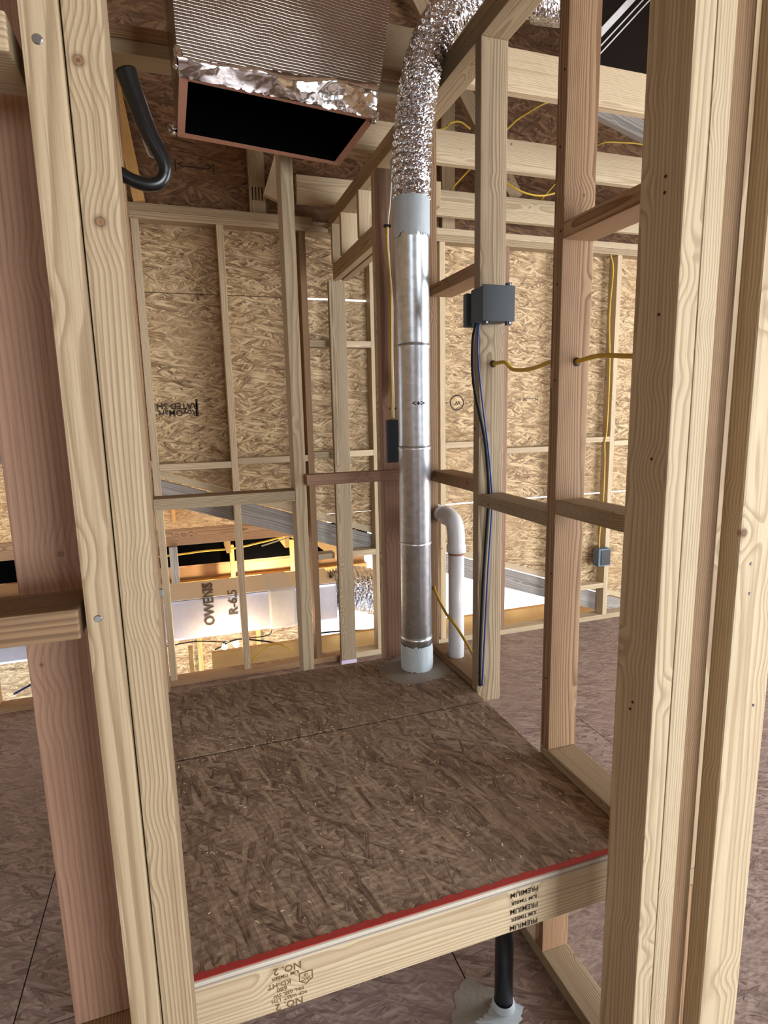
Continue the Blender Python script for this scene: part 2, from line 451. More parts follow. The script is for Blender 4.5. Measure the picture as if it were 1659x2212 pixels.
# ------------------------------------------------------------------ setting: framed wall with the doorway in front of the camera
wf = structure('wall_front')
YF, YB = .715, .804
A1 = board('stud', -.083, -.045, YF, YB, .038, 2.69, 'pine', wf, .004, 'pale trimmer stud with dark wavy grain lining the doorway')
A2 = board('stud', -.121, -.0842, YF, YB, .038, 2.69, 'pine', wf, .004, 'pale king stud with two nail heads beside the trimmer')
board('blocking', -.60, -.127, YF, YB, 1.385, 1.421, 'pine_brown', wf, .003)
board('blocking', -.60, -.131, YF, YB, 1.983, 2.019, 'pine', wf, .003)
board('stud', -.64, -.602, YF, YB, .038, 2.69, 'pine', wf)
board('bottom_plate', -.70, -.045, YF, YB, 0, .038, 'pine_brown', wf)
B1 = board('stud', .70, .738, YF, YB, .038, 2.69, 'pine_pale', wf, .003, 'trimmer stud with a brown shaded inner face')
B2 = board('stud', .7396, .777, YF, YB, .038, 2.69, 'pine_pale', wf, .007)
B3 = board('stud', .7785, .8175, .722, .811, .038, 2.69, 'pine_brown', wf, .002, 'rough shaded brown stud behind the pale corner stud')  # brown wood carries the shade that the corner stud casts here
B4 = board('stud', .820, .909, .680, .719, .038, 2.69, 'pine_pale', wf, .004, 'pale corner stud with small dark knots, wide face to the room')
board('bottom_plate', .70, 1.60, .722, YB + .007, 0, .038, 'pine', wf)
board('bottom_plate', .82, .909, .632, .7205, 0, .038, 'pine', wf, axis=0)
board('top_plate', -.70, 1.60, YF, YB, 2.69, 2.728, 'pine', wf)
board('top_plate', -.70, 1.60, YF, YB, 2.7295, 2.768, 'pine', wf)
nail(A2, (-.108, YF - .0006, 1.407), (0, -1, 0), .0048)
nail(A2, (-.106, YF - .0006, 1.998), (0, -1, 0), .0055)
for zz, yy in ((1.965, .752), (1.943, .752), (1.77, .75), (1.55, .748), (1.13, .76), (1.115, .765)): nail(B1, (.6995, yy, zz), (-1, 0, 0), .0028, 'ink')
nail(B4, (.846, .6794, 1.38), (0, -1, 0), .003)
nail(B4, (.849, .6794, 1.33), (0, -1, 0), .003)
nail(B4, (.880, .6794, 1.13), (0, -1, 0), .003)

# right closet wall, running away from the camera
wr = structure('wall_right')
XR0, XR1 = .895, .984
for (ya, yb, mt, lb) in ((.813, .851, 'pine', None), (1.280, 1.318, 'fir', 'ruddy rough-sawn stud with a cable hole, right of the platform'), (1.700, 1.738, 'pine_grey', 'weathered stud carrying the black junction box')):
    st = board('stud', XR0, XR1, ya, yb, (.63 if ya > 1.6 else .694), 2.69, mt, wr, .0025, lb)
    if ya > 1.2 and ya < 1.4: STN = st
    if ya > 1.6: STM = st
    if ya < 1.6: board('lower_stud', XR0, XR1, ya, yb, .038, .655, 'fir', wr)
board('lower_stud', XR0, XR1, 2.05, 2.088, .038, .655, 'pine', wr)
board('floor_plate', XR0, XR1, .813, 2.179, 0, .038, 'pine_grey', wr)
board('deck_plate', XR0, XR1, .813, 1.318, .6555, .6935, 'pine_grey', wr)
board('deck_plate', XR0, XR1, 1.739, 2.088, .6555, .6935, 'pine_brown', wr)
board('blocking', XR0, XR1, .852, 1.279, 1.360, 1.398, 'pine_grey', wr)
board('blocking', XR0, XR1, 1.319, 1.699, 1.322, 1.360, 'pine_grey', wr)
board('blocking', XR0, XR1, 1.739, 2.088, 1.362, 1.403, 'fir', wr)
board('blocking', XR0, XR1, .852, 1.279, 2.030, 2.068, 'fir', wr)
board('blocking', XR0, XR1, 1.739, 2.088, 2.042, 2.080, 'fir', wr)
board('top_plate', XR0, XR1, .805, 3.599, 2.6905, 2.728, 'pine', wr)
board('top_plate', XR0, XR1, .805, 3.599, 2.7295, 2.768, 'pine', wr)
board('header', XR0, .933, 2.181, 3.515, 2.387, 2.474, 'pine', wr)
board('header', .945, XR1, 2.181, 3.515, 2.387, 2.474, 'pine', wr)
for ya in (2.42, 2.94, 3.28, 3.48):
    board('cripple_stud', XR0 - .006, XR1, ya, ya + .035, 2.475, 2.690, 'pine_pale', wr)
END = board('stud', .868, .968, 3.520, 3.558, .032, 2.386, 'pine_grey', wr, .004, 'worm-eaten wany stud with a lilac painted foot')
board('painted_foot', .866, .970, 3.518, 3.560, 0, .032, 'lilac_paint', wr, .002)
for (zz, yy) in ((2.55, 0), (2.40, 0), (2.24, 0), (2.05, 0), (1.93, 0), (1.7, 0), (1.2, 0), (.9, 0)):
    nail(STN, (XR0 - .0005, 1.288 + random.uniform(0, .02), zz), (-1, 0, 0), .003, 'ink')

# left closet wall
wl = structure('wall_left')
XL0, XL1 = -.229, -.140
board('stud', XL0, XL1, .893, .931, .694, 2.69, 'fir_red', wl, .002, 'reddish stud seen left of the doorway')
for ya in (1.30, 1.70): board('stud', XL0, XL1, ya, ya + .038, .694, 2.69, 'fir', wl)
for ya in (.893, 1.30, 1.70): board('lower_stud', XL0, XL1, ya, ya + .038, .038, .655, 'fir', wl)
board('deck_plate', XL0, XL1, .813, 2.089, .6555, .6935, 'pine_brown', wl)
board('floor_plate', XL0, XL1, .813, 2.089, 0, .038, 'pine_brown', wl)
board('top_plate', XL0, XL1, .805, 2.089, 2.6905, 2.728, 'pine', wl)
board('top_plate', XL0, XL1, .805, 2.089, 2.7295, 2.768, 'pine', wl)

# closet back wall
wb = structure('wall_back')
Y0, Y1 = 2.091, 2.179
board('stud', -.151, -.113, Y0, Y1, .0, 2.695, 'fir', wb)
S2 = board('stud', .366, .408, Y0, Y1, .0, 2.695, 'pine_pale', wb, .003, 'straight pale stud at the back of the platform')
board('stud', .702, .766, Y0, 2.128, .0, 2.462, 'fir_red', wb, .002, 'reddish corner stud behind the metal pipe')
board('stud', .702, .766, 2.1285, 2.166, .0, 2.462, 'pine', wb)
board('stud', .888, .926, Y0, Y1, .0, 2.69, 'fir', wb)
board('blocking', -.1125, .3655, Y0, Y1, 1.318, 1.357, 'pine_grey', wb)
board('blocking', .402, .888, 2.052, 2.0895, 1.376, 1.415, 'fir_red', wb)
board('top_plate', -.40, .8945, Y0, Y1, 2.6955, 2.734, 'pine', wb)
board('top_plate', -.40, .8945, Y0, Y1, 2.7355, 2.774, 'fir', wb)
clip = board('staple_clip', -.118, -.105, 2.076, 2.0905, 1.025, 1.048, 'steel', wb, .001)

# ------------------------------------------------------------------ far exterior wall
wo = structure('wall_far')
FY0, FY1 = 3.60, 3.688
slope = lambda x: 1.262 - .342 * x          # top of the lower roof line against this wall
for xa, mt in ((-2.9, 'pine'), (-2.2, 'pine'), (-1.65, 'pine'), (-1.13, 'fir'), (-.66, 'pine'), (-.183, 'pine_pale'), (.258, 'pine_pale'), (.720, 'pine_brown'), (1.145, 'pine_pale'), (1.612, 'pine_pale'), (2.075, 'fir_red'), (2.525, 'pine'), (2.975, 'pine_pale'), (3.45, 'pine'), (3.9, 'pine'), (4.4, 'pine'), (4.9, 'pine')):
    board('stud', xa, xa + .038, FY0, FY1, .0385, 2.6715, mt, wo)
board('bottom_plate', -3.0, .90, FY0, FY1, 0, .038, 'fir', wo)
board('bottom_plate', .9005, 5.2, FY0, FY1, 0, .038, 'pine_pale', wo)
board('top_plate', -3.0, .805, FY0, FY1, 2.712, 2.752, 'pine', wo)
board('top_plate', 1.02, 5.2, FY0, FY1, 2.712, 2.752, 'pine_pale', wo)
board('top_plate', -3.0, .8945, FY0, FY1, 2.672, 2.711, 'pine', wo)
board('top_plate', .9845, 5.2, FY0, FY1, 2.672, 2.711, 'pine', wo)
for (xa, xb, za) in ((-.1445, .2575, 1.317), (.2965, .7195, 1.334), (.7585, 1.1445, 2.020), (.7585, .866, 1.350), (.970, 1.1445, 1.350), (1.6505, 2.0745, 1.376), (2.1135, 2.5245, 1.320), (2.5635, 2.9745, 1.372), (3.0135, 3.4495, 1.34), (-.6215, -.1835, 1.34), (.7585, .866, .700), (.970, 1.1445, .700), (2.5635, 2.9745, .255)):
    board('blocking', xa, xb, FY0, FY1 - .01, za, za + .038, 'pine_pale', wo)
# sheathing, sheet by sheet, open below the lower roof line
def sheet(x0, x1, z0, z1, cut=True, mat='osb_wall'):
    pts = []
    if not cut or slope(x0) <= z0 and slope(x1) <= z0: pts = [(x0, z0), (x1, z0), (x1, z1), (x0, z1)]
    else:
        lo0, lo1 = max(z0, slope(x0)), max(z0, slope(x1))
        if lo0 >= z1 and lo1 >= z1: return
        if lo0 >= z1:
            xc = (1.262 - z1) / .342; lo0 = z1; x0 = xc
            pts = [(x0, z1)]
        else: pts = [(x0, lo0)]
        xk = (1.262 - z0) / .342
        if x0 < xk < x1 and slope(x0) > z0: pts += [(xk, z0)]
        pts += [(x1, max(z0, slope(x1))), (x1, z1)]
        if pts[0][1] < z1: pts += [(x0, z1)]
    panel('osb_sheet', pts, .012, 'Y', 3.689, mat, wo)
XS = [-3.0, -1.112, .738, 1.160, 3.0, 5.2]
for a, b2 in zip(XS[:-1], XS[1:]):
    gap = .012 if .7 < a < 1.0 else .0012 if a > 1.1 else .005
    sheet(a + .001, b2 - .001, 2.313 + gap / 2, 2.752)
    sheet(a + .001, b2 - .001, .985 if a > .9 else .979, 2.313 - gap / 2)
    sheet(a + .001, b2 - .001, -.05, .976)
board('joint_sky_block', -3.0, .735, 3.702, 3.712, 2.27, 2.35, 'pine_brown', wo)  # added unseen board, keeps the sky out so the joint reads dark
# gable sheathing above the plate, under the main roof
roofz = lambda x: 4.55 - .333 * abs(x - 1.2)
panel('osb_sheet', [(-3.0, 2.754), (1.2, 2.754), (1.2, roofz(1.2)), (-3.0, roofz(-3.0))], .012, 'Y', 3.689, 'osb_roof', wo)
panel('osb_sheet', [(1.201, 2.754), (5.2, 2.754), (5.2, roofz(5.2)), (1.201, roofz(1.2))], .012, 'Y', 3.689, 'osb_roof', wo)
gs = board('gable_stud', .455, .548, 3.645, 3.687, 2.7525, 3.75, 'pine', wo)
for k in range(4): subpart(board('slot', .470 + k * .018, .478 + k * .018, 3.6442, 3.646, 2.83, 2.90, 'ink', None, 0), gs)
board('gable_stud', -.75, -.66, 3.645, 3.687, 2.7525, 3.6, 'pine', wo)
board('gable_stud', 1.65, 1.74, 3.645, 3.687, 2.7525, 3.9, 'pine', wo)
member('gable_brace', (-.13, 3.60, 2.755), (-.235, 3.60, 3.55), .06, .038, 'spruce_yellow', wo)
# sloping rafter of the lower roof, fixed outside the studs, with a pale strip above it
def raft(off, h, mat, nm, ya, yb, x0=-2.9, x1=4.6):
    p0 = Vector((x0, (ya + yb) / 2, slope(x0) - off - h / 2)); p1 = Vector((x1, (ya + yb) / 2, slope(x1) - off - h / 2))
    member(nm, p0, p1, h * .946, yb - ya, mat, wo)
raft(.002, .042, 'pine_pale', 'roof_strip', 3.690, 3.722)
raft(.055, .140, 'weathered', 'sloping_rafter', 3.690, 3.728)
# mill stamps on the sheathing
lettering('stamp', 'RoyOMart\nRATED SH', .050, (-.02, 3.689, 1.665), (-1, 0, 0), (0, 0, -1), 'ink', wo, lift=.001)
lettering('stamp', '|', .105, (.088, 3.689, 1.665), (-1, 0, 0), (0, 0, -1), 'ink', wo, lift=.001)
lettering('stamp', '|<----->|  =', .036, (2.33, 3.689, 1.690), (-1, 0, 0), (0, 0, -1), 'ink', wo, lift=.001)
lettering('stamp', '- =   W   - =', .038, (1.78, 3.689, 1.675), (-1, 0, 0), (0, 0, -1), 'ink', wo, lift=.001)
lettering('stamp', '|<------>|', .06, (.17, 3.689, 2.99), (1, 0, 0), (0, 0, 1), 'ink', wo, lift=.001)
bm = bmesh.new()
for k in range(24):
    a0, a1 = 2 * math.pi * k / 24, 2 * math.pi * (k + 1) / 24
    q = [bm.verts.new((r * math.cos(a), 0, r * math.sin(a))) for r, a in ((.045, a0), (.045, a1), (.053, a1), (.053, a0))]
    bm.faces.new(q)
o = link('stamp_ring', from_bm(bm, 'stamp_ring'), 'ink'); o.location = (1.775, 3.6882, 1.675); world_child(o, wo)

# ------------------------------------------------------------------ rest of the room shell (beside and behind the camera) and roof
def wall_with_holes(name, axis, at, u0, u1, z0, z1, holes, thick=.1):
    w = structure(name); us = sorted({u0, u1, *[h[0] for h in holes], *[h[1] for h in holes]})
    for a, b2 in zip(us[:-1], us[1:]):
        hs = [h for h in holes if h[0] <= a and h[1] >= b2]; zs = [(z0, z1)]
        for h in hs: zs = [(z0, h[2]), (h[3], z1)]
        for za, zb in zs:
            if zb - za < .02: continue
            panel('osb_sheet', [(a, za), (b2, za), (b2, zb), (a, zb)], thick, axis, at, 'osb_wall', w)
    return w
w1 = wall_with_holes('wall_rear', 'Y', -3.3, -3.0, 5.2, 0, 4.6, [(.80, 3.40, .5, 2.4), (-2.3, -1.1, .8, 2.2)])
w2 = wall_with_holes('wall_side', 'X', 5.2, -3.3, 3.75, 0, 4.6, [(-.7, 2.5, .4, 2.3)])
w3 = wall_with_holes('wall_outer_left', 'X', -3.1, -3.3, 3.75, 0, 4.6, [])
for nm, (a, b2, za, zb), ax, at in (('window_1', (.80, 3.40, .5, 2.4), 0, -3.26), ('window_2', (-.7, 2.5, .4, 2.3), 1, 5.24), ('window_3', (-2.3, -1.1, .8, 2.2), 0, -3.26)):
    wn = structure(nm)
    for (u0, u1, v0, v1) in ((a, b2, za, za + .05), (a, b2, zb - .05, zb), (a, a + .05, za + .05, zb - .05), (b2 - .05, b2, za + .05, zb - .05), ((a + b2) / 2 - .03, (a + b2) / 2 + .03, za + .05, zb - .05)):
        if ax == 0: board('window_frame', u0, u1, at, at + .05, v0, v1, 'frame_white', wn)
        else: board('window_frame', at, at + .05, u0, u1, v0, v1, 'frame_white', wn)
roof = structure('roof')
for sx, x0, x1 in ((-1, -3.3, 1.2), (1, 1.2, 5.5)):
    for k in range(6):
        ya, yb = -3.5 + k * 1.22, min(-3.5 + (k + 1) * 1.22 - .003, 3.74)
        me_pts = [(x0, roofz(x0)), (x1, roofz(x1))]
        bm = bmesh.new(); L = math.hypot(x1 - x0, roofz(x1) - roofz(x0))
        vs = [bm.verts.new(c) for c in ((-L / 2, -(yb - ya) / 2, 0), (L / 2, -(yb - ya) / 2, 0), (L / 2, (yb - ya) / 2, 0), (-L / 2, (yb - ya) / 2, 0))]
        f = bm.faces.new(vs); r = bmesh.ops.extrude_face_region(bm, geom=[f])
        bmesh.ops.translate(bm, vec=(0, 0, .015), verts=[v for v in r['geom'] if isinstance(v, bmesh.types.BMVert)])
        bmesh.ops.recalc_face_normals(bm, faces=bm.faces)
        o = link('roof_sheet', from_bm(bm, 'roof_sheet'), 'osb_roof')
        o.rotation_euler = (0, -math.atan2(roofz(x1) - roofz(x0), x1 - x0), 0)
        o.location = ((x0 + x1) / 2, (ya + yb) / 2, (roofz(x0) + roofz(x1)) / 2)
        world_child(o, roof)

# ------------------------------------------------------------------ roof trusses over the closet
def truss(yc, x0, x1, label, webs, mat='pine_pale'):
    t = empty('roof_truss', (x0, yc, 2.775)); tag(t, label, 'truss', 'trusses resting on the wall plates')
    board('bottom_chord', x0, x1, yc, yc + .038, 2.7755, 2.918, mat, t)
    for (xa, za, xb, zb, mt) in webs:
        member('web', (xa, yc + .060, za), (xb, yc + .060, zb), .089, .038, mt, t)
    xm = max(x0, 1.2)
    member('top_chord', (x1, yc + .02, roofz(x1) - .07), (1.2, yc + .02, roofz(1.2) - .07), .13, .038, 'pine_brown', t)
    member('top_chord', (-2.6, yc + .02, roofz(-2.6) - .07), (1.19, yc + .02, roofz(1.2) - .07), .13, .038, 'pine_brown', t)
    return t
truss(2.10, .42, 4.6, 'broad pale truss chord nearest above the closet wall', [(.62, 2.93, .9, 4.2, 'pine'), (2.6, 2.95, 1.3, 4.3, 'weathered')])
truss(2.75, .30, 4.6, 'middle truss with a pale bottom chord behind the nearest one', [(1.75, 3.25, 3.0, 2.93, 'weathered'), (2.9, 3.3, 4.2, 2.93, 'weathered')])
truss(3.45, .69, 4.6, 'farthest truss chord, just in front of the far wall', [(.556, 2.80, .78, 3.45, 'pine_pale'), (2.1, 2.93, 1.4, 4.0, 'pine')])

# ------------------------------------------------------------------ equipment platform
pf = empty('equipment_platform', (.29, .95, 0)); tag(pf, 'raised closet platform decked with brown strand board and a red front edge', 'platform')
DT = .668
d1 = panel('deck_panel', [(-.138, .933), (.892, .933), (.892, 1.632), (-.138, 1.632)], .019, 'Z', DT - .019, 'osb_deck', pf)
d2 = panel('deck_panel', [(-.138, 1.643), (.892, 1.643), (.892, 2.0895), (-.138, 2.0895)], .019, 'Z', DT - .019, 'osb_deck', pf)
rj = board('rim_joist', -.138, .8945, .934, .972, .547, .6485, 'spruce_pale' if 'spruce_pale' in MATS else 'pine_pale', pf, .003, 'pale rim joist with faded mill stamps')
for yy in (1.28, 1.66, 2.045): board('joist', -.138, .8945, yy, yy + .038, .559, .6485, 'pine', pf)
board('ledger', -.138, -.10, .973, 2.044, .47, .558, 'pine', pf)
subpart(board('sawn_edge', -.138, .892, .9318, .9335, DT - .0185, DT - .0003, 'osb_edge', None, 0), d1)
# red paint along the front edge: ragged strip on the deck
bm = bmesh.new(); n = 150; top = []; bot = []
for i in range(n + 1):
    x = -.138 + 1.03 * i / n
    top.append(bm.verts.new((x, .9455 + random.uniform(-.003, .003), 0))); bot.append(bm.verts.new((x, .9312, 0)))
for i in range(n): bm.faces.new((bot[i], bot[i + 1], top[i + 1], top[i]))
lowv = [bm.verts.new((v.co.x, .9312, -.0008 - random.uniform(0, .0016))) for v in bot]
for i in range(n): bm.faces.new((lowv[i], lowv[i + 1], bot[i + 1], bot[i]))
o = link('red_paint_stripe', from_bm(bm, 'red_paint_stripe'), 'red_paint'); o.location = (0, 0, DT + .0006)
subpart(o, d1)
# upside-down mill stamps on the rim joist
def stamp(txt, x, z, size, mat='ink_brown', sq=1.0):
    lettering('stamp', txt, size, (x, .934, z), (-1, 0, 0), (0, 0, -1), mat, rj, lift=.0006, squash=sq)
XS1 = .108
stamp('NO. 2', XS1, .633, .020); stamp('ILIM TIMBER', XS1 - .004, .619, .0095); stamp('KD-HT', XS1 - .016, .6045, .014)
stamp('680', XS1 - .012, .593, .013); stamp('PIN, GER, SW', XS1, .5815, .0095); stamp('9CP WEST. LTH.', XS1, .571, .0095); stamp('NO. 2', XS1, .5565, .020)
stamp('WC', XS1 + .033, .599, .010); stamp('LB', XS1 + .033, .607, .008)
bm = bmesh.new(); hp = [(-.013, -.012), (.013, -.012), (.013, .006), (0, .015), (-.013, .006)]
for i in range(5):
    (ax, az), (bx, bz) = hp[i], hp[(i + 1) % 5]
    bm.faces.new([bm.verts.new(c) for c in ((ax, 0, -az), (bx, 0, -bz), (bx * .85, 0, -bz * .85), (ax * .85, 0, -az * .85))])
o = link('stamp_house', from_bm(bm, 'stamp_house'), 'ink_brown'); o.location = (XS1 + .033, .9332, .602); subpart(o, rj)
XS2 = .605
for i, (t, s) in enumerate((('PREMIUM', .0165), ('ILIM TIMBER', .0115), ('PREMIUM', .0165), ('ILIM TIMBER', .0115), ('PREMIUM', .0165))):
    stamp(t, XS2, .636 - i * .0195, s, 'ink')
# sawdust and chips on the deck and the plates
bm = bmesh.new()
for i in range(420):
    x, yv = random.uniform(-.12, .87), random.uniform(.96, 2.07)
    if random.random() < .35: yv = random.uniform(1.58, 1.75)
    a = random.uniform(0, 3.14); l = random.uniform(.001, .006); w = random.uniform(.0006, .0016)
    c, s = math.cos(a), math.sin(a)
    q = [(-l, -w), (l, -w), (l, w), (-l, w)]
    z = DT + .0008
    lo = [bm.verts.new((x + u * c - v * s, yv + u * s + v * c, z + random.uniform(0, .0008))) for u, v in q]
    bm.faces.new(lo)
o = link('sawdust', from_bm(bm, 'sawdust'), 'chip'); tag(o, 'scattered pale wood chips on the platform deck', 'sawdust', kind='stuff')

# ------------------------------------------------------------------ metal vent pipe
PX, PY, PR = .778, 1.965, .0575
vp = empty('vent_pipe', (PX, PY, DT)); tag(vp, 'tall galvanised vent pipe standing on the platform with pale sealant bands', 'pipe')
joints = [DT + .004, .80, 1.163, 1.508, 1.858, 2.330]
for i in range(5):
    a, b2 = joints[i], joints[i + 1]
    r = PR - .0008 * (i % 2)
    lathe('pipe_section', [(r - .001, a), (r, a + .003), (r, b2 - .016), (r + .0022, b2 - .011), (r + .0022, b2 - .006), (r, b2 - .002), (r - .0015, b2)], (PX, PY, 0), 'galvanised', vp)
def ragged_band(name, z0, z1, jag0, jag1, r):
    bm = bmesh.new(); seg = 72; rows = 6; R = []
    for j in range(rows):
        ring = []
        for k in range(seg):
            a = 2 * math.pi * k / seg; t = j / (rows - 1)
            z = z0 + (z1 - z0) * t + (1 - t) * jag0 * (random.random() - .5) * 2 + t * jag1 * (random.random() - .5) * 2
            rr = r + random.uniform(-.0006, .0008) - (.0015 if j in (0, rows - 1) else 0)
            ring.append(bm.verts.new((rr * math.cos(a), rr * math.sin(a), z)))
        R.append(ring)
        if j:
            for k in range(seg): bm.faces.new((R[j - 1][k], R[j - 1][(k + 1) % seg], ring[(k + 1) % seg], ring[k]))
    o = link(name, from_bm(bm, name, True), 'mastic'); o.location = (PX, PY, 0); return world_child(o, vp)
ragged_band('sealant_band', DT + .002, .768, .004, .004, PR + .0035)
ragged_band('sealant_band', 2.205, 2.335, .008, .006, PR + .0035)
# smear of sealant on the deck round the pipe
bm = bmesh.new(); seg = 64; c0 = bm.verts.new((0, 0, .003)); rg = []
for k in range(seg):
    a = 2 * math.pi * k / seg; rr = .138 * (1 + .10 * math.sin(2 * a + .6) + .05 * math.sin(5 * a) + random.uniform(-.02, .02))
    rr = min(rr, (.110 / max(.02, math.cos(a))) if math.cos(a) > .3 else 9, (.118 / math.sin(a)) if math.sin(a) > .3 else 9)
    rg.append(bm.verts.new((rr * math.cos(a), rr * math.sin(a), .0006)))
mid = [bm.verts.new((v.co.x * .85, v.co.y * .85, .0026 + random.uniform(-.0006, .0006))) for v in rg]
for k in range(seg):
    bm.faces.new((rg[k], rg[(k + 1) % seg], mid[(k + 1) % seg], mid[k])); bm.faces.new((mid[k], mid[(k + 1) % seg], c0))
o = link('sealant_smear', from_bm(bm, 'sealant_smear', True), 'mastic_grey'); o.location = (PX, PY, DT); world_child(o, vp)
# raised maker's marks on the sheet metal
fc = Vector((-PX, -PY, 0)).normalized(); fr = Vector((-fc.y, fc.x, 0))
p = Vector((PX, PY, .98)) + fc * (PR + .0005)
lettering('embossed_mark', 'C CCCC', .022, p, (0, 0, 1), -fr, 'steel', vp, lift=.0006)
p = Vector((PX, PY, 1.655)) + (fc * .96 + fr * .28).normalized() * (PR + .001)
lettering('embossed_mark', '<+>', .026, p, fr, (0, 0, 1), 'ink', vp, lift=.0012)

# flexible foil duct from the pipe over the wall plate
fd = empty('flexible_duct', (PX, PY, 2.33)); tag(fd, 'crinkled silver flexible duct rising from the vent pipe over the wall plate', 'duct')
path = catmull([(PX, PY, 2.325), (PX + .004, PY, 2.45), (PX + .018, PY, 2.60), (PX + .055, PY + .004, 2.75), (PX + .14, PY + .02, 2.90), (PX + .32, PY + .06, 3.03), (PX + .60, PY + .20, 3.14), (PX + .86, PY + .42, 3.28), (PX + .92, PY + .70, 3.45)], 46)
# resample to even spacing
acc = [0.0]
for a, b2 in zip(path[:-1], path[1:]): acc.append(acc[-1] + (b2 - a).length)
N = 420; even = []; j = 0
for i in range(N):
    s = acc[-1] * i / (N - 1)
    while j < len(acc) - 2 and acc[j + 1] < s: j += 1
    t = (s - acc[j]) / max(1e-9, acc[j + 1] - acc[j]); even.append(path[j].lerp(path[j + 1], t))
ribs = lambda u, i: .0615 + .0042 * math.sin(i * 2 * math.pi / 6.0) + random.uniform(-.0012, .0012)
o = link('foil_sleeve', from_bm(tube_mesh(even, .062, 56, ribs, .0024), 'foil_sleeve', False), 'foil_flex'); world_child(o, fd)

# ------------------------------------------------------------------ open foil-faced duct overhead
od = empty('return_duct', (.30, 1.75, 2.40)); tag(od, 'foil-wrapped rectangular duct hanging overhead with an open black mouth', 'duct')
c4 = [(.052, 1.568), (.546, 1.628), (.530, 1.952), (.046, 1.880)]          # mouth corners: front-left, front-right, back-right, back-left
fl = [(-.004, -.03), (.040, -.03), (.040, .02), (-.006, .02)]             # the box widens upwards
H0, H1 = 2.40, 3.02
def inset(c, d):
    m = [sum(p[0] for p in c) / 4, sum(p[1] for p in c) / 4]
    return [(p[0] + (d if p[0] < m[0] else -d), p[1] + (d if p[1] < m[1] else -d)) for p in c]
def wallface(a0, a1, b0, b1, mat, name, nx=14, nz=18, amp=.0025):
    bm = bmesh.new(); gridv = []
    for j in range(nz + 1):
        row_ = []
        for i in range(nx + 1):
            u, v = i / nx, j / nz
            p = Vector(a0).lerp(Vector(a1), u).lerp(Vector(b0).lerp(Vector(b1), u), v)
            e = amp * (math.sin(u * math.pi) ** .5) * (1 if j else .2)
            row_.append(bm.verts.new(p + Vector((random.uniform(-e, e), random.uniform(-e, e), 0))))
        gridv.append(row_)
    for j in range(nz):
        for i in range(nx): bm.faces.new((gridv[j][i], gridv[j][i + 1], gridv[j + 1][i + 1], gridv[j + 1][i]))
    o = link(name, from_bm(bm, name, True), mat); return world_child(o, od)
up4 = [(c4[i][0] + fl[i][0] * 2.2, c4[i][1] + fl[i][1] * 2.2) for i in range(4)]
for i, nm in enumerate(('front_face', 'side_face', 'back_face', 'side_face')):
    k = (i + 1) % 4
    wallface((*c4[i], H0), (*c4[k], H0), (*up4[i], H1), (*up4[k], H1), 'foil_scrim', nm)
ci = inset(c4, .020); ui = inset(up4, .020)
# cut edge of the duct board at the mouth
bm = bmesh.new()
for i in range(4):
    k = (i + 1) % 4
    qs = [bm.verts.new((*p, z)) for p, z in ((c4[i], H0 - .001), (c4[k], H0 - .001), (ci[k], H0 + .002), (ci[i], H0 + .002))]
    bm.faces.new(qs)
o = link('cut_edge', from_bm(bm, 'cut_edge'), 'duct_board'); world_child(o, od)
bm = bmesh.new()
for i in range(4):
    k = (i + 1) % 4
    bm.faces.new([bm.verts.new((*p, z)) for p, z in ((ci[i], H0 + .002), (ci[k], H0 + .002), (ui[k], H1 - .01), (ui[i], H1 - .01))])
bm.faces.new([bm.verts.new((*p, H1 - .01)) for p in ui])
o = link('black_lining', from_bm(bm, 'black_lining'), 'matte_black'); world_child(o, od)
bm = bmesh.new(); bm.faces.new([bm.verts.new((*p, H1)) for p in up4]); o = link('top_cap', from_bm(bm, 'top_cap'), 'foil_scrim'); world_child(o, od)
# bright loose foil flap folded along the front lip, with torn corners
bm = bmesh.new(); nx, nz = 60, 8; gv = []
for j in range(nz + 1):
    r_ = []
    for i in range(nx + 1):
        u, v = i / nx, j / nz
        p = Vector((*c4[0], H0)).lerp(Vector((*c4[1], H0)), u)
        drop = .050 + .016 * math.sin(u * 9) * (1 - v) + .02 * u
        z = H0 - .002 + drop * v * (.75 + .5 * u)
        prof = v / .72 if v < .72 else (1 - v) / .28
        outw = -.002 - .026 * prof * (1 + .30 * math.sin(u * 17 + 2 * v)) - random.uniform(0, .0016)
        r_.append(bm.verts.new((p.x, p.y + outw, z + (random.uniform(-.004, .004) if j in (0, nz) else 0))))
    gv.append(r_)
for j in range(nz):
    for i in range(nx): bm.faces.new((gv[j][i], gv[j][i + 1], gv[j + 1][i + 1], gv[j + 1][i]))
o = link('foil_flap', from_bm(bm, 'foil_flap', True), 'foil_bright'); world_child(o, od)
def crumple(loc, s, n):
    bm = bmesh.new(); bmesh.ops.create_icosphere(bm, subdivisions=2, radius=1.0)
    for v in bm.verts: v.co = Vector((v.co.x * s[0], v.co.y * s[1], v.co.z * s[2])) * random.uniform(.6, 1.25)
    o = link(n, from_bm(bm, n), 'foil_bright'); o.location = loc; return world_child(o, od)
crumple((.034, 1.86, 2.403), (.016, .02, .012), 'foil_scrap')
crumple((.052, 1.566, 2.435), (.012, .010, .034), 'foil_scrap')
crumple((.545, 1.640, 2.412), (.014, .02, .022), 'foil_scrap')

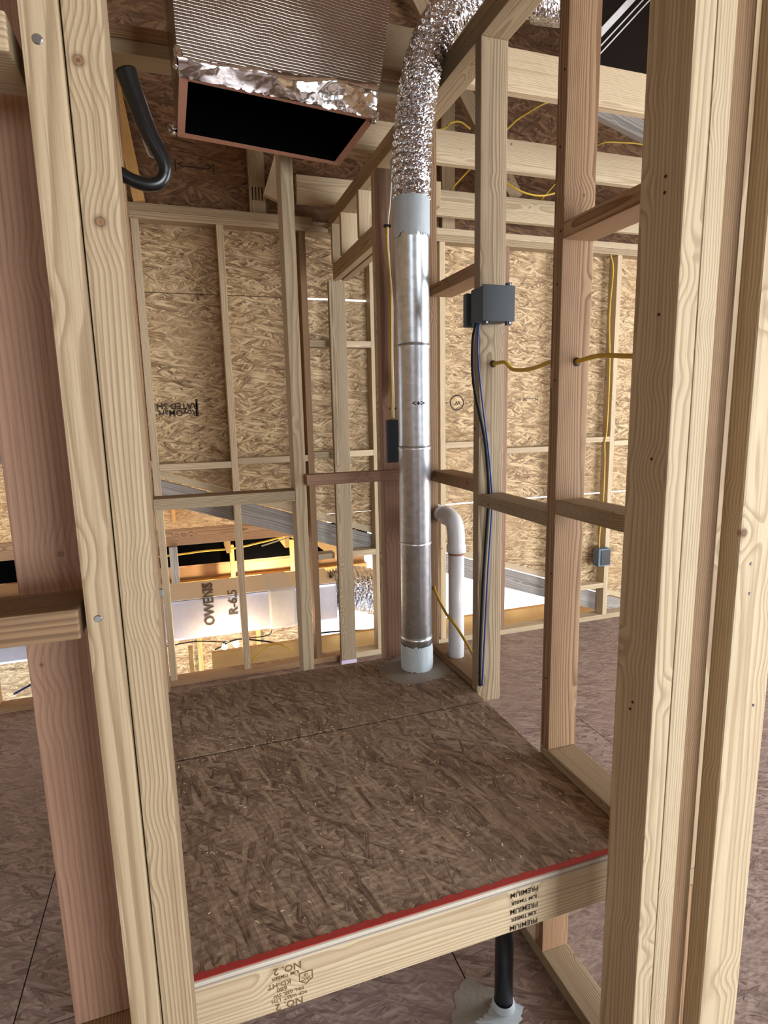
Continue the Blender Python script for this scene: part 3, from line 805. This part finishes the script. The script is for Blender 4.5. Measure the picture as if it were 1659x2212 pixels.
# ------------------------------------------------------------------ plastic drain pipe beside the vent
dp = empty('drain_pipe', (.940, 1.955, .69)); tag(dp, 'white plastic drain pipe with an elbow beside the vent pipe', 'pipe')
lathe('pipe_run', [(.030, .640), (.030, 1.135)], (.938, 1.955, 0), 'pvc_white', dp, 28)
el = catmull([(.938, 1.955, 1.105), (.938, 1.956, 1.165), (.938, 1.970, 1.207), (.938, 2.005, 1.226), (.938, 2.05, 1.230)], 8)
o = link('elbow', from_bm(tube_mesh(el, .035, 28, lambda u, i: .0365 if u < .12 or u > .9 else .033), 'elbow', True), 'pvc_white'); world_child(o, dp)
tube('pipe_run', [(.938, 2.04, 1.230), (.938, 2.6, 1.235)], .030, 'pvc_white', dp, 24)
tube('glue_ring', [(.938, 1.955, 1.096), (.938, 1.955, 1.104)], .0309, 'duct_board', dp, 24)
# black pipe under the platform
bp_ = empty('waste_pipe', (.722, 1.205, 0)); tag(bp_, 'black plastic waste pipe rising from the floor under the platform', 'pipe')
lathe('pipe_run', [(.025, .004), (.025, .545)], (.722, 1.205, 0), 'abs_black', bp_, 28)
def blotch(name, cx, cy, rad, stretch, mat, h, parent):
    bm = bmesh.new(); seg = 72; c0 = bm.verts.new((0, 0, h)); r1 = []; r2 = []
    ph = [random.uniform(0, 6.28) for _ in range(6)]
    for k in range(seg):
        a = 2 * math.pi * k / seg
        q = rad * (1 + .16 * math.sin(2 * a + ph[0]) + .12 * math.sin(3 * a + ph[1]) + .08 * math.sin(5 * a + ph[2]) + .05 * math.sin(11 * a + ph[3]) + random.uniform(-.04, .04))
        r1.append(bm.verts.new((q * math.cos(a) * stretch, q * math.sin(a), .0008)))
        r2.append(bm.verts.new((q * .6 * math.cos(a) * stretch, q * .6 * math.sin(a), h * random.uniform(.6, 1.1))))
    for k in range(seg): bm.faces.new((r1[k], r1[(k + 1) % seg], r2[(k + 1) % seg], r2[k])); bm.faces.new((r2[k], r2[(k + 1) % seg], c0))
    o = link(name, from_bm(bm, name, True), mat); o.location = (cx, cy, 0); return world_child(o, parent)
blotch('sealant_smear', .648, 1.20, .085, 1.2, 'mastic_grey', .003, bp_)
blotch('sealant_smear', .690, 1.17, .055, 1.5, 'mastic', .006, bp_)
lathe('sealant_collar', [(.033, .001), (.030, .018), (.0262, .024)], (.722, 1.205, 0), 'mastic', bp_, 24, cap=False)

# ------------------------------------------------------------------ junction boxes
def jbox(name, x0, x1, y0, y1, z0, z1, label, mat, open_front=False, lid=True):
    e = empty(name, ((x0 + x1) / 2, y1, z0)); tag(e, label, 'junction box', 'electrical boxes on the studs')
    board('body', x0, x1, y0 + .004, y1, z0, z1, mat, e, .003, axis=2)
    if lid:
        board('cover', x0 - .002, x1 + .004, y0, y0 + .004, z0 - .002, z1 + .003, mat, e, .001, axis=2)
        for (sx, sz) in ((x1 - .012, z1 + .006), (x1 - .012, z0 - .006), (x0 + .012, z0 - .006)):
            board('screw_lug', sx - .008, sx + .008, y0 + .004, y0 + .018, sz - .006, sz + .006, mat, e, .001, axis=2)
            q = board('screw', sx - .003, sx + .003, y0 - .001, y0 + .004, sz - .003, sz + .003, 'steel', e, .001, axis=2)
    return e
J1 = jbox('junction_box', .864, .966, 1.618, 1.6985, 1.892, 1.990, 'dark grey square junction box on the weathered stud', 'box_grey')
jbox('junction_box', .858, .8945, 1.712, 1.74, 1.885, 1.985, 'dark junction box half hidden behind the weathered stud', 'box_grey', lid=False)
jbox('junction_box', .700, .762, 2.03, 2.0505, 1.445, 1.600, 'dark narrow junction box left of the vent pipe', 'box_grey', lid=False)
J4 = jbox('junction_box', 2.865, 2.973, 3.53, 3.599, .447, .580, 'blue-grey outlet box on the far stud', 'box_blue', lid=False)
board('box_opening', 2.885, 2.965, 3.5285, 3.532, .458, .570, 'black_plastic', J4, 0, axis=2)

# ------------------------------------------------------------------ cables
def cable(pts, r, mat, label, name='cable', group='loose wiring', n=8):
    o = tube(name, pts, r, mat, None, 8, n); tag(o, label, 'cable', group); return o
cable([(.878, 1.688, 1.894), (.866, 1.688, 1.835), (.870, 1.688, 1.709), (.910, 1.688, 1.535), (.928, 1.690, 1.365), (.925, 1.690, 1.293), (.910, 1.690, 1.076), (.9005, 1.690, .833), (.900, 1.6905, .696)], .0052, 'cable_black', 'black cable hanging from the square junction box down the stud')
cable([(.886, 1.688, 1.894), (.884, 1.688, 1.80), (.900, 1.688, 1.66), (.924, 1.688, 1.50), (.938, 1.6885, 1.365), (.938, 1.6885, 1.29), (.926, 1.688, 1.10), (.917, 1.688, .90), (.908, 1.688, .696)], .0032, 'cable_blue', 'blue cable hanging beside the black one from the junction box')
for lab, pts in (('yellow cable looping between the two studs right of the platform', [(.944, 1.72, 1.772), (.944, 1.69, 1.772), (.952, 1.64, 1.772), (.956, 1.60, 1.748), (.952, 1.50, 1.742), (.945, 1.40, 1.752), (.946, 1.316, 1.760)]),
                 ('yellow cable running from the ruddy stud towards the doorway', [(.946, 1.31, 1.745), (.946, 1.27, 1.746), (.952, 1.20, 1.752), (.952, 1.10, 1.742), (.948, .98, 1.73), (.945, .853, 1.73)])):
    cable(pts, .0058, 'cable_yellow', lab)
for st, loc in ((STM, (.944, 1.6992, 1.772)), (STN, (.946, 1.2792, 1.744))):
    o = lathe('cable_hole', [(.011, 0), (.011, .0014)], (0, 0, 0), 'ink', None, 20); o.rotation_euler = (math.pi / 2, 0, 0); o.location = loc; subpart(o, st)
WC_ = cable([(.752, 2.076, 2.486), (.742, 2.078, 2.36), (.732, 2.079, 2.27), (.735, 2.080, 2.15), (.744, 2.081, 2.015), (.741, 2.081, 1.84), (.742, 2.080, 1.70), (.728, 2.045, 1.604)], .0050, 'cable_white', 'pale cable stapled down the reddish corner stud')
cable([(.728, 2.074, 2.27), (.727, 2.075, 2.20), (.737, 2.075, 2.05), (.735, 2.076, 1.85), (.734, 2.074, 1.70), (.720, 2.042, 1.602)], .0042, 'cable_yellow', 'yellow cable running down the reddish corner stud')
cable([(.93, 2.24, 1.10), (.928, 2.174, 1.0), (.905, 2.085, .927), (.905, 1.985, .865), (.915, 1.90, .828), (.93, 1.80, .76), (.938, 1.742, .70)], .0055, 'cable_yellow', 'yellow cable slanting in front of the white drain pipe')
cable([(2.905, 3.592, 2.668), (2.93, 3.590, 2.56), (2.915, 3.590, 2.27), (2.935, 3.590, 1.9), (2.935, 3.590, 1.48), (2.922, 3.592, 1.36), (2.930, 3.592, 1.22), (2.930, 3.592, .87), (2.91, 3.590, .68), (2.90, 3.575, .58)], .0055, 'cable_yellow', 'yellow cable stapled down the far stud to the outlet box')
cable([(1.22, 2.79, 2.925), (1.424, 3.1, 3.09), (1.50, 3.2, 3.165), (1.56, 3.2, 3.178), (1.62, 3.2, 3.15)], .0050, 'cable_yellow', 'yellow cable arching under the roof beside the weathered stud')
cable([(1.62, 3.46, 2.924), (1.834, 3.2, 3.160), (1.951, 3.2, 3.257), (2.146, 3.2, 3.36), (2.4, 3.2, 3.40)], .0055, 'cable_yellow', 'yellow cable slanting up under the roof between the studs')
cable([(1.66, 2.80, 2.924), (1.76, 3.1, 2.985), (1.808, 3.2, 2.929), (1.929, 3.2, 2.867), (2.053, 3.2, 2.848), (2.162, 3.2, 2.868), (2.3, 3.2, 2.92)], .0055, 'cable_yellow', 'yellow cable sagging below the roof in a shallow curve')
cable([(2.25, 3.46, 2.924), (2.40, 3.3, 3.12), (2.484, 3.2, 3.173), (2.623, 3.2, 3.194), (2.788, 3.2, 3.202), (3.0, 3.2, 3.19)], .0050, 'cable_yellow', 'yellow cable running level under the roof at the right')
for (tx, ty, tz) in ((.7305, 2.077, 2.27), (.7345, 2.066, 1.640)):
    world_child(board('cable_tie', tx - .012, tx + .012, ty - .008, ty + .006, tz - .004, tz + .004, 'black_plastic', None, .001, axis=0), WC_)
# thick black hose
hp_ = [(-.045, 1.15, 2.192), (-.036, 1.15, 2.160), (-.018, 1.15, 2.105), (.000, 1.15, 2.068), (.004, 1.15, 2.045), (-.006, 1.15, 2.027), (-.026, 1.15, 2.021), (-.050, 1.15, 2.026), (-.075, 1.15, 2.038), (-.139, 1.15, 2.06)]
hs = empty('insulated_hose', (-.03, 1.15, 2.1)); tag(hs, 'thick black insulated hose hooking out beside the doorway stud', 'hose')
o = link('hose_sleeve', from_bm(tube_mesh(catmull(hp_, 10), .0125, 20, lambda u, i: .0175 - .0065 * min(1, u * 2.2)), 'hose_sleeve', True), 'hose_black'); world_child(o, hs)
tube('inner_wire', [(-.028, 1.165, 2.10), (-.020, 1.165, 2.075), (-.012, 1.165, 2.072), (-.010, 1.16, 2.082)], .002, 'cable_white', hs, 6)

# second duct scrap high in the roof: black sheet with bright metal angles
bs = empty('roof_vent_panel', (2.3, 2.6, 3.45)); tag(bs, 'black panel with bright metal strips high under the roof', 'panel')
panel('black_sheet', [(1.80, 3.22), (3.0, 3.22), (3.0, 3.84), (1.80, 3.84)], .02, 'Y', 2.60, 'black_sheet', bs)
for k, (d, w) in enumerate(((.075, .030), (.035, .006), (.012, .006))):
    member('metal_strip', (1.88 - d * .7, 2.592, 3.14 + d * .7), (2.52 - d * .7, 2.592, 3.78 + d * .7), w, .014, 'bright_metal', bs)

# ------------------------------------------------------------------ space below and beyond the far wall (seen through the opening under the lower roof line)
lf = structure('ground_lower')
panel('slab', [(-4.5, 3.76), (7.5, 3.76), (7.5, 10.5), (-4.5, 10.5)], .1, 'Z', -2.9, 'concrete', lf)
lr = structure('roof_lower')
for k in range(3):
    x0, x1 = -4.5, 4.4
    ya, yb = 3.76 + k * 1.22, 3.76 + (k + 1) * 1.22 - .003
    L = math.hypot(x1 - x0, .342 * (x1 - x0)); o = link('roof_sheet', box_mesh(L, yb - ya, .015, 0), 'osb_wall')
    o.rotation_euler = (0, math.atan(.342), 0); o.location = ((x0 + x1) / 2, (ya + yb) / 2, slope((x0 + x1) / 2) + .06); world_child(o, lr)
wz = structure('wall_lower')
panel('osb_sheet', [(-4.5, -.6), (1.7, -.6), (1.7, slope(1.7)), (-4.5, slope(-4.5))], .012, 'Y', 7.43, 'osb_wall', wz)
panel('osb_sheet', [(-4.5, -2.8), (1.02, -2.8), (1.02, .055), (-4.5, .055)], .012, 'Y', 4.95, 'osb_wall', wz)
for xa in (-1.05, -.56, -.02, .46, .97): board('stud', xa, xa + .038, 4.86, 4.949, -2.78, .058, 'spruce_yellow', wz)
for xa in (-1.6, -.9, -.2, .36, .95): board('stud', xa, xa + .04, 7.33, 7.42, .38, slope(xa) + .02, 'spruce_yellow', wz)
AY = 5.2
ab = board('beam_lower', -3.0, 1.02, AY, AY + .038, .535, .676, 'fir', None); ab['kind'] = 'structure'
tr = structure('trim_1')
for (xa, xb, ya, yb, za, zb, mt, nm) in ((-3.0, 1.7, 5.75, 5.79, .085, .25, 'fir', 'ledger_board'), (-3.0, 1.7, 5.66, 5.79, -.02, .084, 'spruce_yellow', 'ledger_plate'), (-3.0, 1.7, 5.62, 5.74, .25, .52, 'matte_black', 'dark_cavity_fill'),  # black box stands in for the dark cavities between the rafters
        (.285, .323, 5.24, 5.61, .42, .56, 'spruce_yellow', 'rafter'), (.80, .84, 5.24, 5.61, .42, .56, 'spruce_yellow', 'rafter'), (-.185, -.12, AY - .05, AY - .005, -.1, .535, 'weathered', 'post'),
        (.33, .37, 5.56, 5.61, -.02, .42, 'spruce_yellow', 'rafter_leg'), (.90, .94, 5.56, 5.61, -.02, .42, 'spruce_yellow', 'rafter_leg'),
        (.072, 4.4, 3.93, 3.97, -.24, .045, 'spruce_yellow', 'rim_board'), (-.075, -.045, 3.95, 3.99, -.25, .10, 'spruce_yellow', 'short_post')):
    board(nm, xa, xb, ya, yb, za, zb, mt, tr)
member('rafter', (.90, 5.22, .66), (1.35, 5.22, .28), .12, .04, 'spruce_yellow', tr)
# foil-faced duct lying there
idc = empty('insulated_duct', (-.4, 4.4, .06)); tag(idc, 'long foil-faced insulated duct lying beyond the far wall', 'duct')
bd = board('duct_body', -2.6, 1.02, 4.20, 4.64, .060, .352, 'foil_attic', idc, .02)
board('duct_lid', -2.6, 1.02, 4.203, 4.64, .353, .359, 'duct_paper', idc, .003)
board('tape_band', .50, .705, 4.193, 4.655, .052, .366, 'tape_grey', idc, .02)
for x0, s in ((.085, 1.0), (-1.02, 1.0)):
    lettering('printing', 'OWENS', .098, (x0, 4.199, .305), (0, 0, 1), (-1, 0, 0), 'ink', idc, lift=.003, squash=.9)
    lettering('printing', 'R-6.5', .090, (x0 + .165, 4.199, .300), (0, 0, 1), (-1, 0, 0), 'ink', idc, lift=.003, squash=1.0)
    lettering('printing', 'CORNING', .105, (x0, 4.42, .3595), (0, 1, 0), (-1, 0, 0), 'ink_brown', idc, lift=.002, squash=.6)
f2 = empty('flexible_duct', (1.25, 4.5, .2)); tag(f2, 'bunched shiny flexible duct at the end of the insulated duct', 'duct')
path2 = catmull([(1.026, 4.42, .22), (1.16, 4.40, .24), (1.32, 4.42, .20), (1.50, 4.46, .10), (1.65, 4.5, -.02)], 34)
o = link('foil_sleeve', from_bm(tube_mesh(path2, .17, 44, lambda u, i: .165 + .012 * math.sin(i * 1.05), .007), 'foil_sleeve'), 'foil_flex'); world_child(o, f2)
cable([(-.4, 5.35, .42), (-.1, 5.35, .425), (.1, 5.35, .435), (.36, 5.35, .435), (.62, 5.35, .47), (.86, 5.35, .50), (1.0, 5.35, .42), (1.15, 5.35, .45), (1.4, 5.35, .50)], .009, 'cable_yellow', 'orange-lit cable strung across the rafters beyond the far wall', group='wiring beyond the far wall')
cable([(.52, 4.60, .60), (.8, 4.62, .66), (1.0, 4.62, .68), (1.3, 4.62, .66)], .006, 'cable_white', 'thin pale cable strung above the foil duct', group='wiring beyond the far wall')
cable([(.10, 4.1, .00), (.25, 4.05, .07), (.40, 4.0, .06), (.60, 3.98, .02), (.85, 3.98, .06), (1.3, 3.98, .02)], .006, 'cable_black', 'dark cable drooping below the foil duct', group='wiring beyond the far wall')
cable([(.30, 3.80, -.02), (.38, 3.80, .06), (.48, 3.80, .10), (.60, 3.80, .04)], .006, 'cable_yellow', 'yellow cable crossed low behind the far plate', group='wiring beyond the far wall')
wl_ = empty('work_light', (.2, 4.1, .08)); tag(wl_, 'glowing bulbs of a work light string below the foil duct', 'light')
m, nt, b = new_mat('bulb_glow'); b.inputs['Emission Color'].default_value = (1, .82, .58, 1); b.inputs['Emission Strength'].default_value = 30
tube('cord', [(-.35, 4.1, .06), (-.05, 4.09, .085), (.16, 4.085, .055), (.26, 4.085, .06), (.45, 4.1, .050), (.52, 4.25, .030), (.56, 4.60, .032), (.58, 4.80, .07), (.60, 5.0, .10), (.62, 5.36, .10)], .004, 'cable_black', wl_, 6)
for (x_, y_, z_) in ((.165, 4.085, .018), (.245, 4.085, .026), (.62, 5.36, .06)):  # third bulb is added out of sight behind the duct, to light the beams
    bm = bmesh.new(); bmesh.ops.create_uvsphere(bm, u_segments=16, v_segments=10, radius=.021)
    for v in bm.verts: v.co.z *= 1.25
    o = link('bulb', from_bm(bm, 'bulb', True), 'bulb_glow'); o.location = (x_, y_, z_); world_child(o, wl_)
    lathe('bulb_socket', [(.010, z_ + .022), (.012, z_ + .040)], (x_, y_, 0), 'black_plastic', wl_, 12)
for nm_, loc_, pw in (('work_light_front', (.205, 4.085, -.03), 22), ('added_fill_back', (.62, 5.36, .0), 60)):  # the back lamp is an added hidden fill for the beam area
    l = bpy.data.lights.new(nm_, 'POINT'); l.energy = pw; l.color = (1, .74, .44); l.shadow_soft_size = .03
    o = bpy.data.objects.new(nm_, l); COL.objects.link(o); o.location = loc_
cable([(-1.06, 3.78, .03), (-.90, 3.80, .10), (-.78, 3.82, .16)], .007, 'cable_blue', 'blue cable behind the far plate left of the doorway', group='wiring beyond the far wall')
